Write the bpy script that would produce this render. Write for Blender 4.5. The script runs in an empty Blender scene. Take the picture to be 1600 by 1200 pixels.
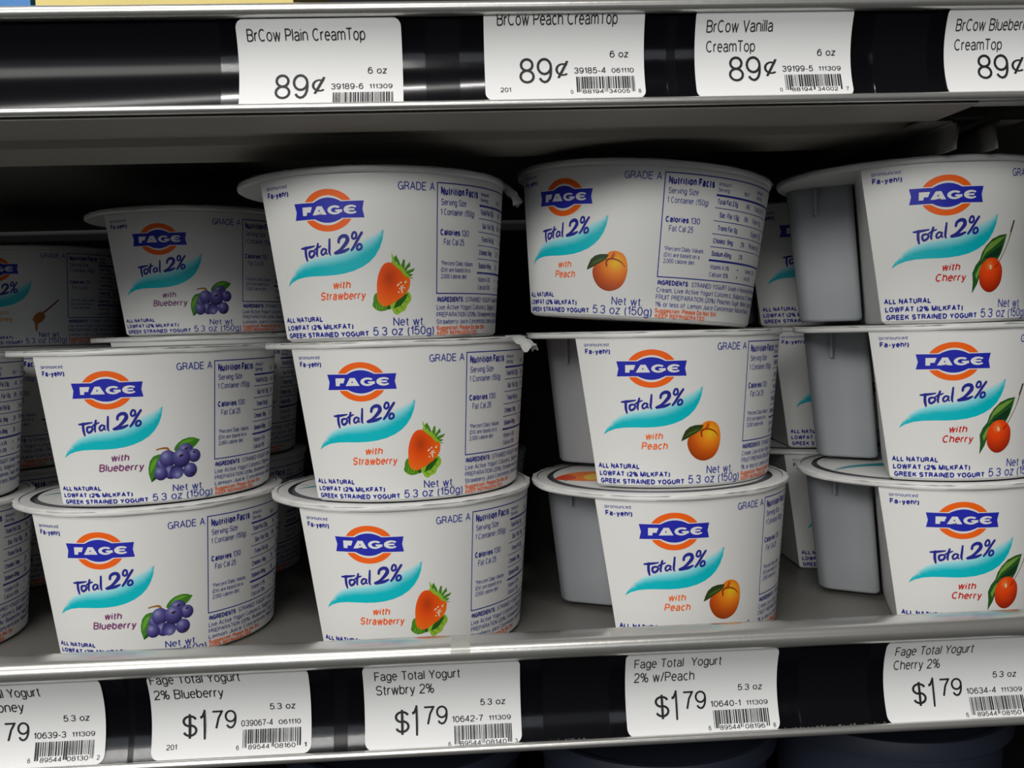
import bpy, bmesh, math, random
from mathutils import Vector, Matrix

C = bpy.context.scene.collection
SC = bpy.context.scene
random.seed(7)
R_ = math.radians
MM = 0.001

# ------------------------------------------------------------------ camera
FPX = 1505.0                      # focal length in pixels of a 1600 px wide frame
yaw, pitch, roll = R_(3.0), R_(-3.23), R_(1.7)
fw = Vector((math.sin(yaw) * math.cos(pitch), math.cos(yaw) * math.cos(pitch), math.sin(pitch)))
rt = Vector((math.cos(yaw), -math.sin(yaw), 0.0))
up = rt.cross(fw)
rt2 = rt * math.cos(roll) - up * math.sin(roll)
up2 = up * math.cos(roll) + rt * math.sin(roll)
cam_d = bpy.data.cameras.new('camera')
cam = bpy.data.objects.new('camera', cam_d)
C.objects.link(cam)
m = Matrix((rt2, up2, -fw)).transposed().to_4x4()
m.translation = Vector((0, 0, 0.107))
cam.matrix_world = m
cam_d.sensor_fit = 'HORIZONTAL'
cam_d.sensor_width = 36.0
cam_d.lens = 36.0 * FPX / 1600.0
cam_d.clip_start = 0.01
SC.camera = cam

# ------------------------------------------------------------------ world, lights, exposure
w = bpy.data.worlds.new('store')
SC.world = w
w.use_nodes = True
bg = w.node_tree.nodes['Background']
bg.inputs[0].default_value = (0.80, 0.88, 1.0, 1)
bg.inputs[1].default_value = 0.006

def area(name, loc, target, sx, sy, power, col):
    d = bpy.data.lights.new(name, 'AREA')
    d.shape = 'RECTANGLE'
    d.size, d.size_y = sx, sy
    d.energy = power
    d.color = col
    o = bpy.data.objects.new(name, d)
    C.objects.link(o)
    o.location = loc
    o.rotation_euler = (Vector(target) - Vector(loc)).to_track_quat('-Z', 'Y').to_euler()
    return o

# rows of ceiling fluorescents over the aisle, and an added soft fill from the aisle side
area('aisle_fluorescent', (-0.52, -0.76, 0.52), (0.0, 0.315, 0.10), 1.0, 0.22, 7.8, (1.0, 0.99, 0.945))
area('overhead_fluorescent', (-0.40, -0.20, 1.05), (0.0, 0.28, 0.08), 1.4, 0.05, 9.0, (1.0, 0.98, 0.95))
area('aisle_fill', (-0.2, -1.5, 0.42), (0.0, 0.3, 0.08), 1.6, 0.4, 2.0, (0.88, 0.93, 1.0))

SC.view_settings.view_transform = 'Standard'
SC.view_settings.look = 'None'
SC.view_settings.gamma = 1.0
SC.view_settings.use_curve_mapping = False
SC.view_settings.exposure = 0.2

# ------------------------------------------------------------------ colour and material helpers
def lin(r, g, b, k=1.0):
    def f(c):
        c = c / 255.0
        return c / 12.92 if c <= 0.04045 else ((c + 0.055) / 1.055) ** 2.4
    return tuple(min(0.95, f(c) * k) for c in (r, g, b)) + (1.0,)

def mat(name, col, rough=0.5, metal=0.0, spec=0.5, bump=None, vary=None, coat=0.0):
    m = bpy.data.materials.new(name)
    m.use_nodes = True
    nt = m.node_tree
    p = nt.nodes['Principled BSDF']
    p.inputs['Base Color'].default_value = col
    p.inputs['Roughness'].default_value = rough
    p.inputs['Metallic'].default_value = metal
    p.inputs['Specular IOR Level'].default_value = spec
    p.inputs['Coat Weight'].default_value = coat
    p.inputs['Coat Roughness'].default_value = 0.20
    if bump or vary:
        tc = nt.nodes.new('ShaderNodeTexCoord')
    if bump:
        sc, st = bump
        n = nt.nodes.new('ShaderNodeTexNoise'); n.inputs['Scale'].default_value = sc
        n.inputs['Detail'].default_value = 4
        b = nt.nodes.new('ShaderNodeBump'); b.inputs['Strength'].default_value = st
        b.inputs['Distance'].default_value = 0.001
        nt.links.new(tc.outputs['Object'], n.inputs['Vector'])
        nt.links.new(n.outputs['Fac'], b.inputs['Height'])
        nt.links.new(b.outputs['Normal'], p.inputs['Normal'])
    if vary:
        sc, amt = vary
        n = nt.nodes.new('ShaderNodeTexNoise'); n.inputs['Scale'].default_value = sc
        n.inputs['Detail'].default_value = 6
        r = nt.nodes.new('ShaderNodeValToRGB')
        r.color_ramp.elements[0].position = 0.35
        r.color_ramp.elements[1].position = 0.65
        r.color_ramp.elements[0].color = tuple(c * (1 - amt) for c in col[:3]) + (1,)
        r.color_ramp.elements[1].color = col
        nt.links.new(tc.outputs['Object'], n.inputs['Vector'])
        nt.links.new(n.outputs['Fac'], r.inputs['Fac'])
        nt.links.new(r.outputs['Color'], p.inputs['Base Color'])
    return m

M = {}
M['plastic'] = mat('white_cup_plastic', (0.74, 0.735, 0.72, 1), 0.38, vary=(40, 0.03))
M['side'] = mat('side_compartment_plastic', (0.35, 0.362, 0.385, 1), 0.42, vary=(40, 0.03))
M['foil'] = mat('silver_foil', (0.20, 0.20, 0.22, 1), 0.42, metal=0.8, bump=(220, 0.5))
M['foil_white'] = mat('white_coated_foil', (0.74, 0.74, 0.72, 1), 0.40, bump=(160, 0.6))
M['lip'] = mat('satin_metal_lip', (0.62, 0.61, 0.58, 1), 0.30, metal=0.75, coat=1.0, vary=(30, 0.06), bump=(350, 0.05))
M['steel'] = mat('painted_shelf_steel', (0.16, 0.155, 0.142, 1), 0.42, vary=(14, 0.08))
M['under'] = mat('grey_brown_shelf_steel', (0.36, 0.338, 0.29, 1), 0.55, vary=(10, 0.10))
M['black'] = mat('glossy_black_channel', (0.006, 0.006, 0.008, 1), 0.16, spec=0.12, bump=(6, 0.25))
M['wall'] = mat('dark_case_panel', (0.02, 0.02, 0.022, 1), 0.7, vary=(5, 0.3))
M['bracket'] = mat('dark_bracket_steel', (0.26, 0.25, 0.225, 1), 0.5, vary=(20, 0.15))
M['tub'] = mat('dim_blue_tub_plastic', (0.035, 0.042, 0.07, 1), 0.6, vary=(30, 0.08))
M['yellow'] = mat('yellow_carton', lin(225, 205, 120), 0.5, vary=(30, 0.1))
M['blue'] = mat('blue_carton', lin(40, 120, 190), 0.5, vary=(30, 0.1))
M['crumb'] = mat('crumbs', (0.25, 0.23, 0.16, 1), 0.9, vary=(300, 0.6))

def ink_mat(name, rough):
    m = bpy.data.materials.new(name); m.use_nodes = True
    nt = m.node_tree; p = nt.nodes['Principled BSDF']
    a = nt.nodes.new('ShaderNodeVertexColor'); a.layer_name = 'ink'
    nt.links.new(a.outputs['Color'], p.inputs['Base Color'])
    p.inputs['Roughness'].default_value = rough
    p.inputs['Specular IOR Level'].default_value = 0.35
    return m
M['print'] = ink_mat('printed_ink', 0.42)
M['card'] = ink_mat('printed_card', 0.55)

def clear_mat(name, tint, gl_rough, fac):
    m = bpy.data.materials.new(name); m.use_nodes = True
    nt = m.node_tree; nt.nodes.remove(nt.nodes['Principled BSDF'])
    out = nt.nodes['Material Output']
    tr = nt.nodes.new('ShaderNodeBsdfTransparent'); tr.inputs[0].default_value = tint
    gl = nt.nodes.new('ShaderNodeBsdfGlossy'); gl.inputs['Roughness'].default_value = gl_rough
    fr = nt.nodes.new('ShaderNodeFresnel'); fr.inputs[0].default_value = 1.5
    mt = nt.nodes.new('ShaderNodeMath'); mt.operation = 'MULTIPLY'; mt.inputs[1].default_value = fac
    mx = nt.nodes.new('ShaderNodeMixShader')
    nt.links.new(fr.outputs[0], mt.inputs[0]); nt.links.new(mt.outputs[0], mx.inputs[0])
    nt.links.new(tr.outputs[0], mx.inputs[1]); nt.links.new(gl.outputs[0], mx.inputs[2])
    nt.links.new(mx.outputs[0], out.inputs[0])
    return m
M['sleeve'] = clear_mat('clear_sleeve_plastic', (0.96, 0.96, 0.97, 1), 0.12, 0.4)

def tape_mat():
    m = bpy.data.materials.new('frosted_tape'); m.use_nodes = True
    nt = m.node_tree; p = nt.nodes['Principled BSDF']; out = nt.nodes['Material Output']
    p.inputs['Base Color'].default_value = (0.55, 0.55, 0.50, 1); p.inputs['Roughness'].default_value = 0.75
    tr = nt.nodes.new('ShaderNodeBsdfTransparent'); mx = nt.nodes.new('ShaderNodeMixShader')
    mx.inputs[0].default_value = 0.28
    nt.links.new(tr.outputs[0], mx.inputs[1]); nt.links.new(p.outputs[0], mx.inputs[2])
    nt.links.new(mx.outputs[0], out.inputs[0])
    return m
M['tape'] = tape_mat()

# ------------------------------------------------------------------ object helpers
def thing(name, label, cat, loc=(0, 0, 0), rot=(0, 0, 0), group=None, kind=None):
    o = bpy.data.objects.new(name, None); C.objects.link(o)
    o.empty_display_size = 0.01
    o.location = [c * MM for c in loc]; o.rotation_euler = rot
    o['label'] = label; o['category'] = cat
    if group: o['group'] = group
    if kind: o['kind'] = kind
    return o

def mesh(name, verts, faces, mats, parent=None, smooth=True, angle=35, face_mats=None, cols=None):
    me = bpy.data.meshes.new(name)
    me.from_pydata([(v[0] * MM, v[1] * MM, v[2] * MM) for v in verts], [], faces)
    for mm in (mats if isinstance(mats, (list, tuple)) else [mats]):
        me.materials.append(mm)
    if face_mats:
        me.polygons.foreach_set('material_index', face_mats)
    if cols:                                   # one colour per face corner
        a = me.color_attributes.new('ink', 'FLOAT_COLOR', 'CORNER')
        flat = [c for col in cols for c in col]
        a.data.foreach_set('color', flat)
    me.update()
    if smooth:
        me.polygons.foreach_set('use_smooth', [True] * len(me.polygons))
        me.set_sharp_from_angle(angle=R_(angle))
    o = bpy.data.objects.new(name, me); C.objects.link(o)
    if parent: o.parent = parent
    return o

def fix_normals(o):
    bm = bmesh.new(); bm.from_mesh(o.data)
    bmesh.ops.recalc_face_normals(bm, faces=bm.faces)
    bm.to_mesh(o.data); bm.free()
    return o

def loft(rings, cap_start=False, cap_end=False, closed=True):
    v, f = [], []
    n = len(rings[0])
    for r in rings: v += r
    for i in range(len(rings) - 1):
        for j in range(n if closed else n - 1):
            a, b = i * n + j, i * n + (j + 1) % n
            f.append((a, b, b + n, a + n))
    if cap_start: f.append(tuple(range(n - 1, -1, -1)))
    if cap_end: f.append(tuple(range((len(rings) - 1) * n, len(rings) * n)))
    return v, f

def lathe(prof, n=96, wob=None, k_=1.0):
    rings = []
    prof = [(r * k_, z) for r, z in prof]
    for k, (r, z) in enumerate(prof):
        ring = []
        for j in range(n):
            t = 2 * math.pi * j / n
            dr, dz = wob(k, t) if wob else (0, 0)
            ring.append(((r + dr) * math.sin(t), -(r + dr) * math.cos(t), z + dz))
        rings.append(ring)
    return rings

def extrude_x(name, prof, x0, x1, mt, parent=None, closed=True, nx=1, kind=None):
    """sweep a (y, z) profile along x"""
    rings = []
    for i in range(nx + 1):
        x = x0 + (x1 - x0) * i / nx
        rings.append([(x, y, z) for (y, z) in prof])
    v, f = loft(rings, cap_start=closed, cap_end=closed, closed=closed)
    o = mesh(name, v, f, mt, parent, angle=40)
    fix_normals(o)
    return o

def arc(cy, cz, r, a0, a1, n=8):
    return [(cy + r * math.cos(R_(a0 + (a1 - a0) * i / n)), cz + r * math.sin(R_(a0 + (a1 - a0) * i / n))) for i in range(n + 1)]

# ------------------------------------------------------------------ the case
def wall_box(name, x0, x1, y0, y1, z0, z1, mt, kind='structure'):
    v = [(x, y, z) for x in (x0, x1) for y in (y0, y1) for z in (z0, z1)]
    f = [(0, 1, 3, 2), (4, 6, 7, 5), (0, 4, 5, 1), (2, 3, 7, 6), (0, 2, 6, 4), (1, 5, 7, 3)]
    o = mesh(name, v, f, mt, smooth=False); o['kind'] = kind
    return fix_normals(o)
wall_box('wall_back', -720, 720, 700, 715, -330, 520, M['wall'])
wall_box('wall_left', -735, -720, 280, 715, -330, 520, M['wall'])
wall_box('wall_right', 720, 735, 280, 715, -330, 520, M['wall'])
wall_box('floor', -735, 735, 280, 715, -345, -330, M['wall'])
wall_box('ceiling', -735, 735, 280, 715, 520, 535, M['wall'])

XL, XR = -700.0, 700.0
def chan_y(z, z0):                # face of the concave price channel
    return 273.2 + 4.2 * (1 - ((z - z0) / 13.5) ** 2)

def shelf(label, z0, deck_z, under_end, nose):
    t = thing('display_shelf', label, 'shelf', (0, 480, deck_z))
    def P(prof): return [(y - 480, z - deck_z) for y, z in prof]
    extrude_x('shelf_deck', P([(283.5, deck_z - 1.2), (283.5, deck_z), (690, deck_z), (690, deck_z - 1.2)]), XL, XR, M['steel'], t)
    # rounded front nose, flat top, back leg down to the deck
    cz, nr = nose
    pr = [(275.5, z0 + 12.2)] + arc(272.6, z0 + cz, nr, 275, 92, 18)
    pr += [(278, z0 + cz + nr - 0.35), (281.6, z0 + cz + nr - 0.8), (283.2, z0 + cz + nr - 1.6), (283.2, deck_z), (281.8, deck_z), (281.8, z0 + cz + nr - 2.2), (275.5, z0 + cz + 0.3)]
    extrude_x('front_lip', P(pr), XL, XR, M['lip'], t)
    ch = [(chan_y(z0 - 13.4 + 26.0 * i / 20, z0), z0 - 13.4 + 26.0 * i / 20) for i in range(21)]
    ch += [(279.8, z0 + 12.6), (279.8, z0 - 13.4)]
    extrude_x('price_channel', P(ch), XL, XR, M['black'], t, nx=60)
    bl = arc(271.6, z0 - 12.7, 1.25, 60, 300, 10) + [(275.0, z0 - 13.9), (279.9, z0 - 13.9), (279.9, z0 - 13.45), (273.0, z0 - 13.42), (272.6, z0 - 11.8)]
    extrude_x('bottom_bead', P(bl), XL, XR, M['lip'], t)
    # folded steel pan below the deck
    zb = z0 - 13.95
    un = [(273.0, zb - 0.6), (273.0, zb), (279.9, zb + 0.02), (281.2, deck_z - 1.25), (347, deck_z - 1.25), (347.5, zb + 2), (346, zb), (316, zb),
          (313.5, zb + 2.2), (301, zb + 2.2), (298.5, zb - 0.1), (276, zb - 0.6)]
    o = extrude_x('underside_pan', P(un), XL, under_end, M['under'], t)
    return t

up_shelf = shelf('upper steel shelf with a cream rounded lip and black price channel, above the yogurt cups', 182.4, 186.0, 151.0, (14.0, 1.9))
lo_shelf = shelf('lower steel shelf carrying the yogurt cups, with a shiny rounded lip and black price channel', -0.7, -2.5, XR, (15.6, 3.0))

# shelf end brackets seen under the right end of the upper shelf
def bracket(xo, sgn, label_part):
    """folded sheet channel running into the case: outer corner rounded"""
    out, inn = [], []
    th = 1.0
    prof = [(xo - sgn * 11, 169.6), (xo - sgn * 3.0, 169.6)]
    for i in range(1, 7):
        a = R_(90 - 90 * i / 6)
        prof.append((xo - sgn * 3 + sgn * 3 * math.cos(a), 166.6 + 3 * math.sin(a)))
    prof += [(xo - sgn * 0.6, 163.0), (xo - sgn * 0.9, 161.4), (xo - sgn * 1.0, 159.8)]
    ring0 = prof + [(x - sgn * th if i > 2 else x, z - (th if i <= 4 else 0)) for i, (x, z) in reversed(list(enumerate(prof)))]
    rings = [[(x - 0, y - 480, z - 186.0) for x, z in ring0] for y in (300.0, 420.0, 640.0)]
    v, f = loft(rings, True, True)
    o = mesh('end_bracket', v, f, M['bracket'], up_shelf, angle=50)
    fix_normals(o)
bracket(159.6, 1, '')
bracket(170.2, -1, '')
extra = [(159.8, 171.0), (171.5, 171.0), (171.5, 172.4), (159.8, 172.4)]
v, f = loft([[(x, y - 480, z - 186.0) for x, z in extra] for y in (306.0, 640.0)], True, True)
fix_normals(mesh('bracket_cap', v, f, M['bracket'], up_shelf, smooth=False))

# ------------------------------------------------------------------ printing helpers: flat artwork in (U right, V up) millimetres
# A plain grotesque stroke alphabet: cap height 1, x-height 0.74; each glyph is (advance, strokes); 'a' items are arcs
def _arc(cx, cy, rx, ry, a0, a1):
    n = max(3, int(abs(a1 - a0) / 22.5))
    return [(cx + rx * math.cos(R_(a0 + (a1 - a0) * i / n)), cy + ry * math.sin(R_(a0 + (a1 - a0) * i / n))) for i in range(n + 1)]
def _bowl(w, h0=0.0, h1=0.74):
    return _arc(w / 2, (h0 + h1) / 2, w / 2, (h1 - h0) / 2, 90, 450)
_S = lambda w, h: _arc(w / 2, h * .74, w / 2, h * .26, 20, 180) + _arc(w / 2, h * .74, w / 2, h * .26, 180, 250)[1:] + _arc(w / 2, h * .26, w / 2, h * .26, 70, 0) + _arc(w / 2, h * .26, w / 2, h * .26, 0, -160)[1:]
GLYPH = {
 ' ': (.40, []),
 'A': (.66, [[(0, 0), (.33, 1), (.66, 0)], [(.12, .34), (.54, .34)]]),
 'B': (.58, [[(0, 0), (0, 1), (.32, 1)] + _arc(.32, .77, .23, .23, 90, -90) + [(0, .54)], [(.3, .54)] + _arc(.31, .27, .27, .27, 90, -90) + [(0, 0)]]),
 'C': (.64, [_arc(.33, .5, .33, .5, 50, 312)]),
 'D': (.62, [[(0, 0), (0, 1), (.24, 1)] + _arc(.24, .5, .38, .5, 90, -90) + [(0, 0)]]),
 'E': (.52, [[(.52, 1), (0, 1), (0, 0), (.54, 0)], [(0, .52), (.48, .52)]]),
 'F': (.50, [[(.52, 1), (0, 1), (0, 0)], [(0, .52), (.45, .52)]]),
 'G': (.66, [_arc(.33, .5, .33, .5, 50, 340), [(.38, .47), (.65, .47), (.65, 0)]]),
 'H': (.58, [[(0, 0), (0, 1)], [(.58, 0), (.58, 1)], [(0, .53), (.58, .53)]]),
 'I': (.02, [[(0, 0), (0, 1)]]),
 'J': (.44, [[(.44, 1), (.44, .24)] + _arc(.22, .24, .22, .24, 0, -180)]),
 'K': (.58, [[(0, 0), (0, 1)], [(.54, 1), (0, .38)], [(.2, .6), (.58, 0)]]),
 'L': (.46, [[(0, 1), (0, 0), (.48, 0)]]),
 'M': (.70, [[(0, 0), (0, 1), (.35, .02), (.70, 1), (.70, 0)]]),
 'N': (.58, [[(0, 0), (0, 1), (.58, 0), (.58, 1)]]),
 'O': (.68, [_arc(.34, .5, .34, .5, 90, 450)]),
 'P': (.54, [[(0, 0), (0, 1), (.28, 1)] + _arc(.28, .73, .27, .27, 90, -90) + [(0, .46)]]),
 'R': (.58, [[(0, 0), (0, 1), (.30, 1)] + _arc(.30, .75, .26, .25, 90, -90) + [(0, .50)], [(.32, .5), (.5, .32), (.56, 0)]]),
 'S': (.56, [_S(.56, 1)]),
 'T': (.56, [[(0, 1), (.56, 1)], [(.28, 1), (.28, 0)]]),
 'U': (.56, [[(0, 1), (0, .3)] + _arc(.28, .3, .28, .3, 180, 360) + [(.56, 1)]]),
 'V': (.60, [[(0, 1), (.30, 0), (.60, 1)]]),
 'W': (.88, [[(0, 1), (.22, 0), (.44, 1), (.66, 0), (.88, 1)]]),
 'Y': (.60, [[(0, 1), (.30, .45), (.60, 1)], [(.30, .45), (.30, 0)]]),
 'a': (.48, [_arc(.23, .52, .22, .22, 160, 0) + [(.45, .12)] + _arc(.53, .12, .08, .11, 180, 270), [(.45, .44), (.26, .42)] + _arc(.22, .2, .22, .2, 95, 270) + _arc(.22, .25, .23, .25, 270, 360)]),
 'b': (.48, [[(0, 0), (0, 1)], _bowl(.48)]),
 'c': (.46, [_arc(.24, .37, .24, .37, 50, 312)]),
 'd': (.48, [[(.48, 0), (.48, 1)], _bowl(.48)]),
 'e': (.48, [[(.02, .4), (.48, .4)] + _arc(.24, .37, .24, .37, 5, 315)]),
 'f': (.26, [[(.10, 0), (.10, .84)] + _arc(.25, .84, .15, .16, 180, 90), [(0, .72), (.26, .72)]]),
 'g': (.48, [_bowl(.48), [(.48, .72), (.48, -.05)] + _arc(.24, -.05, .24, .22, 0, -160)]),
 'h': (.46, [[(0, 0), (0, 1)], [(0, .46)] + _arc(.23, .48, .23, .26, 170, 0) + [(.46, 0)]]),
 'i': (.02, [[(0, 0), (0, .72)], [(0, .9), (0, 1)]]),
 'j': (.04, [[(.04, .72), (.04, -.15), (-.06, -.26)], [(.04, .9), (.04, 1)]]),
 'k': (.44, [[(0, 0), (0, 1)], [(.42, .72), (0, .3)], [(.16, .45), (.44, 0)]]),
 'l': (.02, [[(0, 0), (0, 1)]]),
 'm': (.74, [[(0, 0), (0, .73)], [(0, .46)] + _arc(.185, .5, .185, .24, 170, 0) + [(.37, 0)], [(.37, .46)] + _arc(.555, .5, .185, .24, 170, 0) + [(.74, 0)]]),
 'n': (.46, [[(0, 0), (0, .73)], [(0, .46)] + _arc(.23, .48, .23, .26, 170, 0) + [(.46, 0)]]),
 'o': (.50, [_bowl(.50)]),
 'p': (.48, [[(0, -.27), (0, .73)], _bowl(.48)]),
 'r': (.26, [[(0, 0), (0, .73)], [(0, .42)] + _arc(.24, .42, .24, .31, 180, 85)]),
 's': (.42, [_S(.42, .74)]),
 't': (.26, [[(.11, .95), (.11, .14)] + _arc(.22, .14, .11, .14, 180, 290), [(0, .72), (.26, .72)]]),
 'u': (.46, [[(0, .73), (0, .26)] + _arc(.23, .26, .23, .26, 180, 350) + [(.46, .3)], [(.46, .73), (.46, 0)]]),
 'v': (.44, [[(0, .73), (.22, 0), (.44, .73)]]),
 'w': (.68, [[(0, .73), (.17, 0), (.34, .73), (.51, 0), (.68, .73)]]),
 'y': (.46, [[(0, .73), (.24, .02)], [(.46, .73), (.2, -.16), (.04, -.27)]]),
 'z': (.42, [[(0, .73), (.42, .73), (0, 0), (.42, 0)]]),
 '0': (.50, [_arc(.25, .5, .25, .5, 90, 450)]),
 '1': (.22, [[(0, .76), (.10, .80), (.20, 1), (.20, 0)]]),
 '2': (.50, [_arc(.25, .74, .25, .26, 170, -20) + [(.42, .5), (.10, .2), (0, 0), (.50, 0)]]),
 '3': (.50, [_arc(.25, .76, .23, .24, 165, -90) + [(.2, .53)], [(.25, .53)] + _arc(.25, .265, .25, .265, 90, -165)]),
 '4': (.52, [[(.52, .25), (0, .25), (.38, 1), (.38, 0)]]),
 '5': (.50, [[(.46, 1), (.10, 1), (.04, .5)] + _arc(.25, .33, .25, .33, 140, -160)]),
 '6': (.50, [_arc(.25, .5, .25, .5, 40, 180) + _arc(.25, .32, .25, .32, 180, 540)]),
 '7': (.48, [[(0, 1), (.48, 1), (.3, .6), (.18, 0)]]),
 '8': (.50, [_arc(.25, .76, .22, .24, -90, 270), _arc(.25, .26, .25, .26, 90, 450)]),
 '9': (.50, [_arc(.25, .5, .25, .5, -140, 0) + _arc(.25, .68, .25, .32, 0, 360)]),
 '(': (.16, [_arc(.30, .38, .28, .66, 125, 235)]),
 ')': (.16, [_arc(-.14, .38, .28, .66, 55, -55)]),
 '.': (.02, [[(0, 0), (0, .06)]]),
 ',': (.04, [[(.03, .06), (.0, -.14)]]),
 ':': (.02, [[(0, 0), (0, .06)], [(0, .6), (0, .68)]]),
 '!': (.02, [[(0, .3), (0, 1)], [(0, 0), (0, .06)]]),
 '-': (.26, [[(0, .36), (.26, .36)]]),
 '/': (.30, [[(0, -.02), (.30, 1.02)]]),
 '*': (.24, [[(.12, .7), (.12, 1)], [(0, .78), (.24, .92)], [(0, .92), (.24, .78)]]),
 '%': (.78, [_arc(.16, .76, .16, .24, 90, 450), _arc(.62, .24, .16, .24, 90, 450), [(.20, 0), (.58, 1)]]),
 '$': (.54, [_S(.54, 1), [(.27, -.14), (.27, 1.12)]]),
 '\u00a2': (.46, [_arc(.24, .45, .24, .36, 50, 312), [(.06, -.1), (.42, 1.0)]]),
}
TXT = {}
def text_mesh(s, bold, italic):
    k = (s, bold, italic)
    if k in TXT: return TXT[k]
    wt = 0.125 + bold * 3.6
    vs, fs = [], []
    def seg(pts):
        b = len(vs); n = len(pts)
        nr = []
        for i in range(n):
            d0 = (pts[i] - pts[i - 1]).normalized() if i else None
            d1 = (pts[i + 1] - pts[i]).normalized() if i < n - 1 else None
            d = (d0 + d1).normalized() if d0 and d1 else (d0 or d1)
            kk = 1.0 / max(0.6, d.dot(d0 or d1))
            nr.append(Vector((-d.y, d.x)) * wt / 2 * kk)
        for p, q in zip(pts, nr): vs.append(p + q); vs.append(p - q)
        for i in range(n - 1): fs.append((b + 2 * i, b + 2 * i + 1, b + 2 * i + 3, b + 2 * i + 2))
    x = 0.0
    for ch in s:
        adv, strokes = GLYPH[ch]
        for st in strokes:
            P = [Vector((x + wt / 2 + p[0], p[1] * (1 - wt) + wt / 2)) for p in st]
            Q = [P[0]]
            for p in P[1:]:
                if (p - Q[-1]).length > 1e-4: Q.append(p)
            run = [Q[0], Q[1]]
            for i in range(2, len(Q)):
                d0, d1 = (Q[i - 1] - Q[i - 2]).normalized(), (Q[i] - Q[i - 1]).normalized()
                if d0.dot(d1) < 0.6:              # a corner: end this run, square it off, start another
                    run[-1] = run[-1] + d0 * wt * 0.5
                    seg(run); run = [Q[i - 1] - d1 * wt * 0.5, Q[i]]
                else: run.append(Q[i])
            if len(Q) > 1: seg(run)
        x += adv + (0.0 if ch == ' ' else wt + 0.08)
    vs = [(v.x + italic * v.y, v.y) for v in vs]
    TXT[k] = (vs, fs)
    return TXT[k]
CAP = 1.0

class Art:
    def __init__(self):
        self.v, self.f, self.c = [], [], []     # (u, v, layer), faces, colour per corner
    def text(self, s, u, v, cap, col, width=None, bold=0.0, italic=0.0, layer=3, align='l', slope=0.0):
        vs, fs = text_mesh(s, bold, italic)
        if not vs: return
        x0, x1 = min(p[0] for p in vs), max(p[0] for p in vs)
        sy = cap / CAP
        sx = width / (x1 - x0) if width else sy * 0.86
        wd = (x1 - x0) * sx
        if align == 'c': u -= wd / 2
        if align == 'r': u -= wd
        b = len(self.v)
        for x, y in vs:
            xx = (x - x0) * sx
            self.v.append((u + xx, v + y * sy + slope * xx, layer))
        for f in fs:
            self.f.append(tuple(b + i for i in f)); self.c += [col] * len(f)
    def poly(self, pts, col, layer=1, grid=None):
        """filled outline; col is a colour or a function of (u, v); grid cuts it so that it can bend or fade"""
        bm = bmesh.new()
        vs = [bm.verts.new((p[0], p[1], 0)) for p in pts]
        bm.faces.new(vs)
        bmesh.ops.triangulate(bm, faces=bm.faces[:])
        us = [p[0] for p in pts]; ws = [p[1] for p in pts]
        gu, gv = grid if grid else (2.2, None)
        def cut(lo, hi, step, axis):
            k = math.floor(lo / step) + 1
            while k * step < hi:
                co = (k * step, 0, 0) if axis == 0 else (0, k * step, 0)
                no = (1, 0, 0) if axis == 0 else (0, 1, 0)
                bmesh.ops.bisect_plane(bm, geom=bm.verts[:] + bm.edges[:] + bm.faces[:], plane_co=co, plane_no=no)
                k += 1
        if gu and max(us) - min(us) > gu: cut(min(us), max(us), gu, 0)
        if gv and max(ws) - min(ws) > gv: cut(min(ws), max(ws), gv, 1)
        b = len(self.v); bm.verts.index_update()
        self.v += [(q.co.x, q.co.y, layer) for q in bm.verts]
        for fc in bm.faces:
            idx = [q.index for q in fc.verts]
            if fc.normal.z < 0: idx.reverse()
            self.f.append(tuple(b + i for i in idx))
            for i in idx:
                q = self.v[b + i]
                self.c.append(col(q[0], q[1]) if callable(col) else col)
        bm.free()
    def rect(self, u0, v0, u1, v1, col, layer=1):
        self.poly([(u0, v0), (u1, v0), (u1, v1), (u0, v1)], col, layer)
    def ell(self, u, v, ru, rv, col, layer=1, rot=0, n=28, grid=None):
        c, s = math.cos(R_(rot)), math.sin(R_(rot))
        pts = []
        for i in range(n):
            a = 2 * math.pi * i / n
            x, y = ru * math.cos(a), rv * math.sin(a)
            pts.append((u + x * c - y * s, v + x * s + y * c))
        self.poly(pts, col, layer, grid)
    def stroke(self, pts, col, layer=3, sub=5, close=False):
        """pts: (u, v, width); smooth brush stroke with round ends"""
        P = [Vector(p) for p in pts]
        n = len(P); S = []
        rng = range(n) if close else range(n - 1)
        for i in rng:
            g = (lambda k: P[k % n]) if close else (lambda k: P[max(0, min(n - 1, k))])
            p0, p1, p2, p3 = g(i - 1), g(i), g(i + 1), g(i + 2)
            for j in range(sub):
                t = j / sub
                S.append(0.5 * ((2 * p1) + (-p0 + p2) * t + (2 * p0 - 5 * p1 + 4 * p2 - p3) * t * t + (-p0 + 3 * p1 - 3 * p2 + p3) * t ** 3))
        S.append(P[0] if close else P[-1])
        b = len(self.v); L = []
        for i, p in enumerate(S):
            a = S[max(0, i - 1)]; c = S[min(len(S) - 1, i + 1)]
            if close and i in (0, len(S) - 1): a, c = S[-2], S[1]
            d = Vector((c.x - a.x, c.y - a.y)); d = d.normalized() if d.length > 1e-9 else Vector((1, 0))
            nx, ny = -d.y * p.z / 2, d.x * p.z / 2
            self.v += [(p.x + nx, p.y + ny, layer), (p.x - nx, p.y - ny, layer)]
        for i in range(len(S) - 1):
            self.f.append((b + 2 * i, b + 2 * i + 1, b + 2 * i + 3, b + 2 * i + 2)); self.c += [col] * 4
        if not close:
            for p in (S[0], S[-1]):
                self.ell(p.x, p.y, p.z / 2, p.z / 2, col, layer, n=10)

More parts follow.
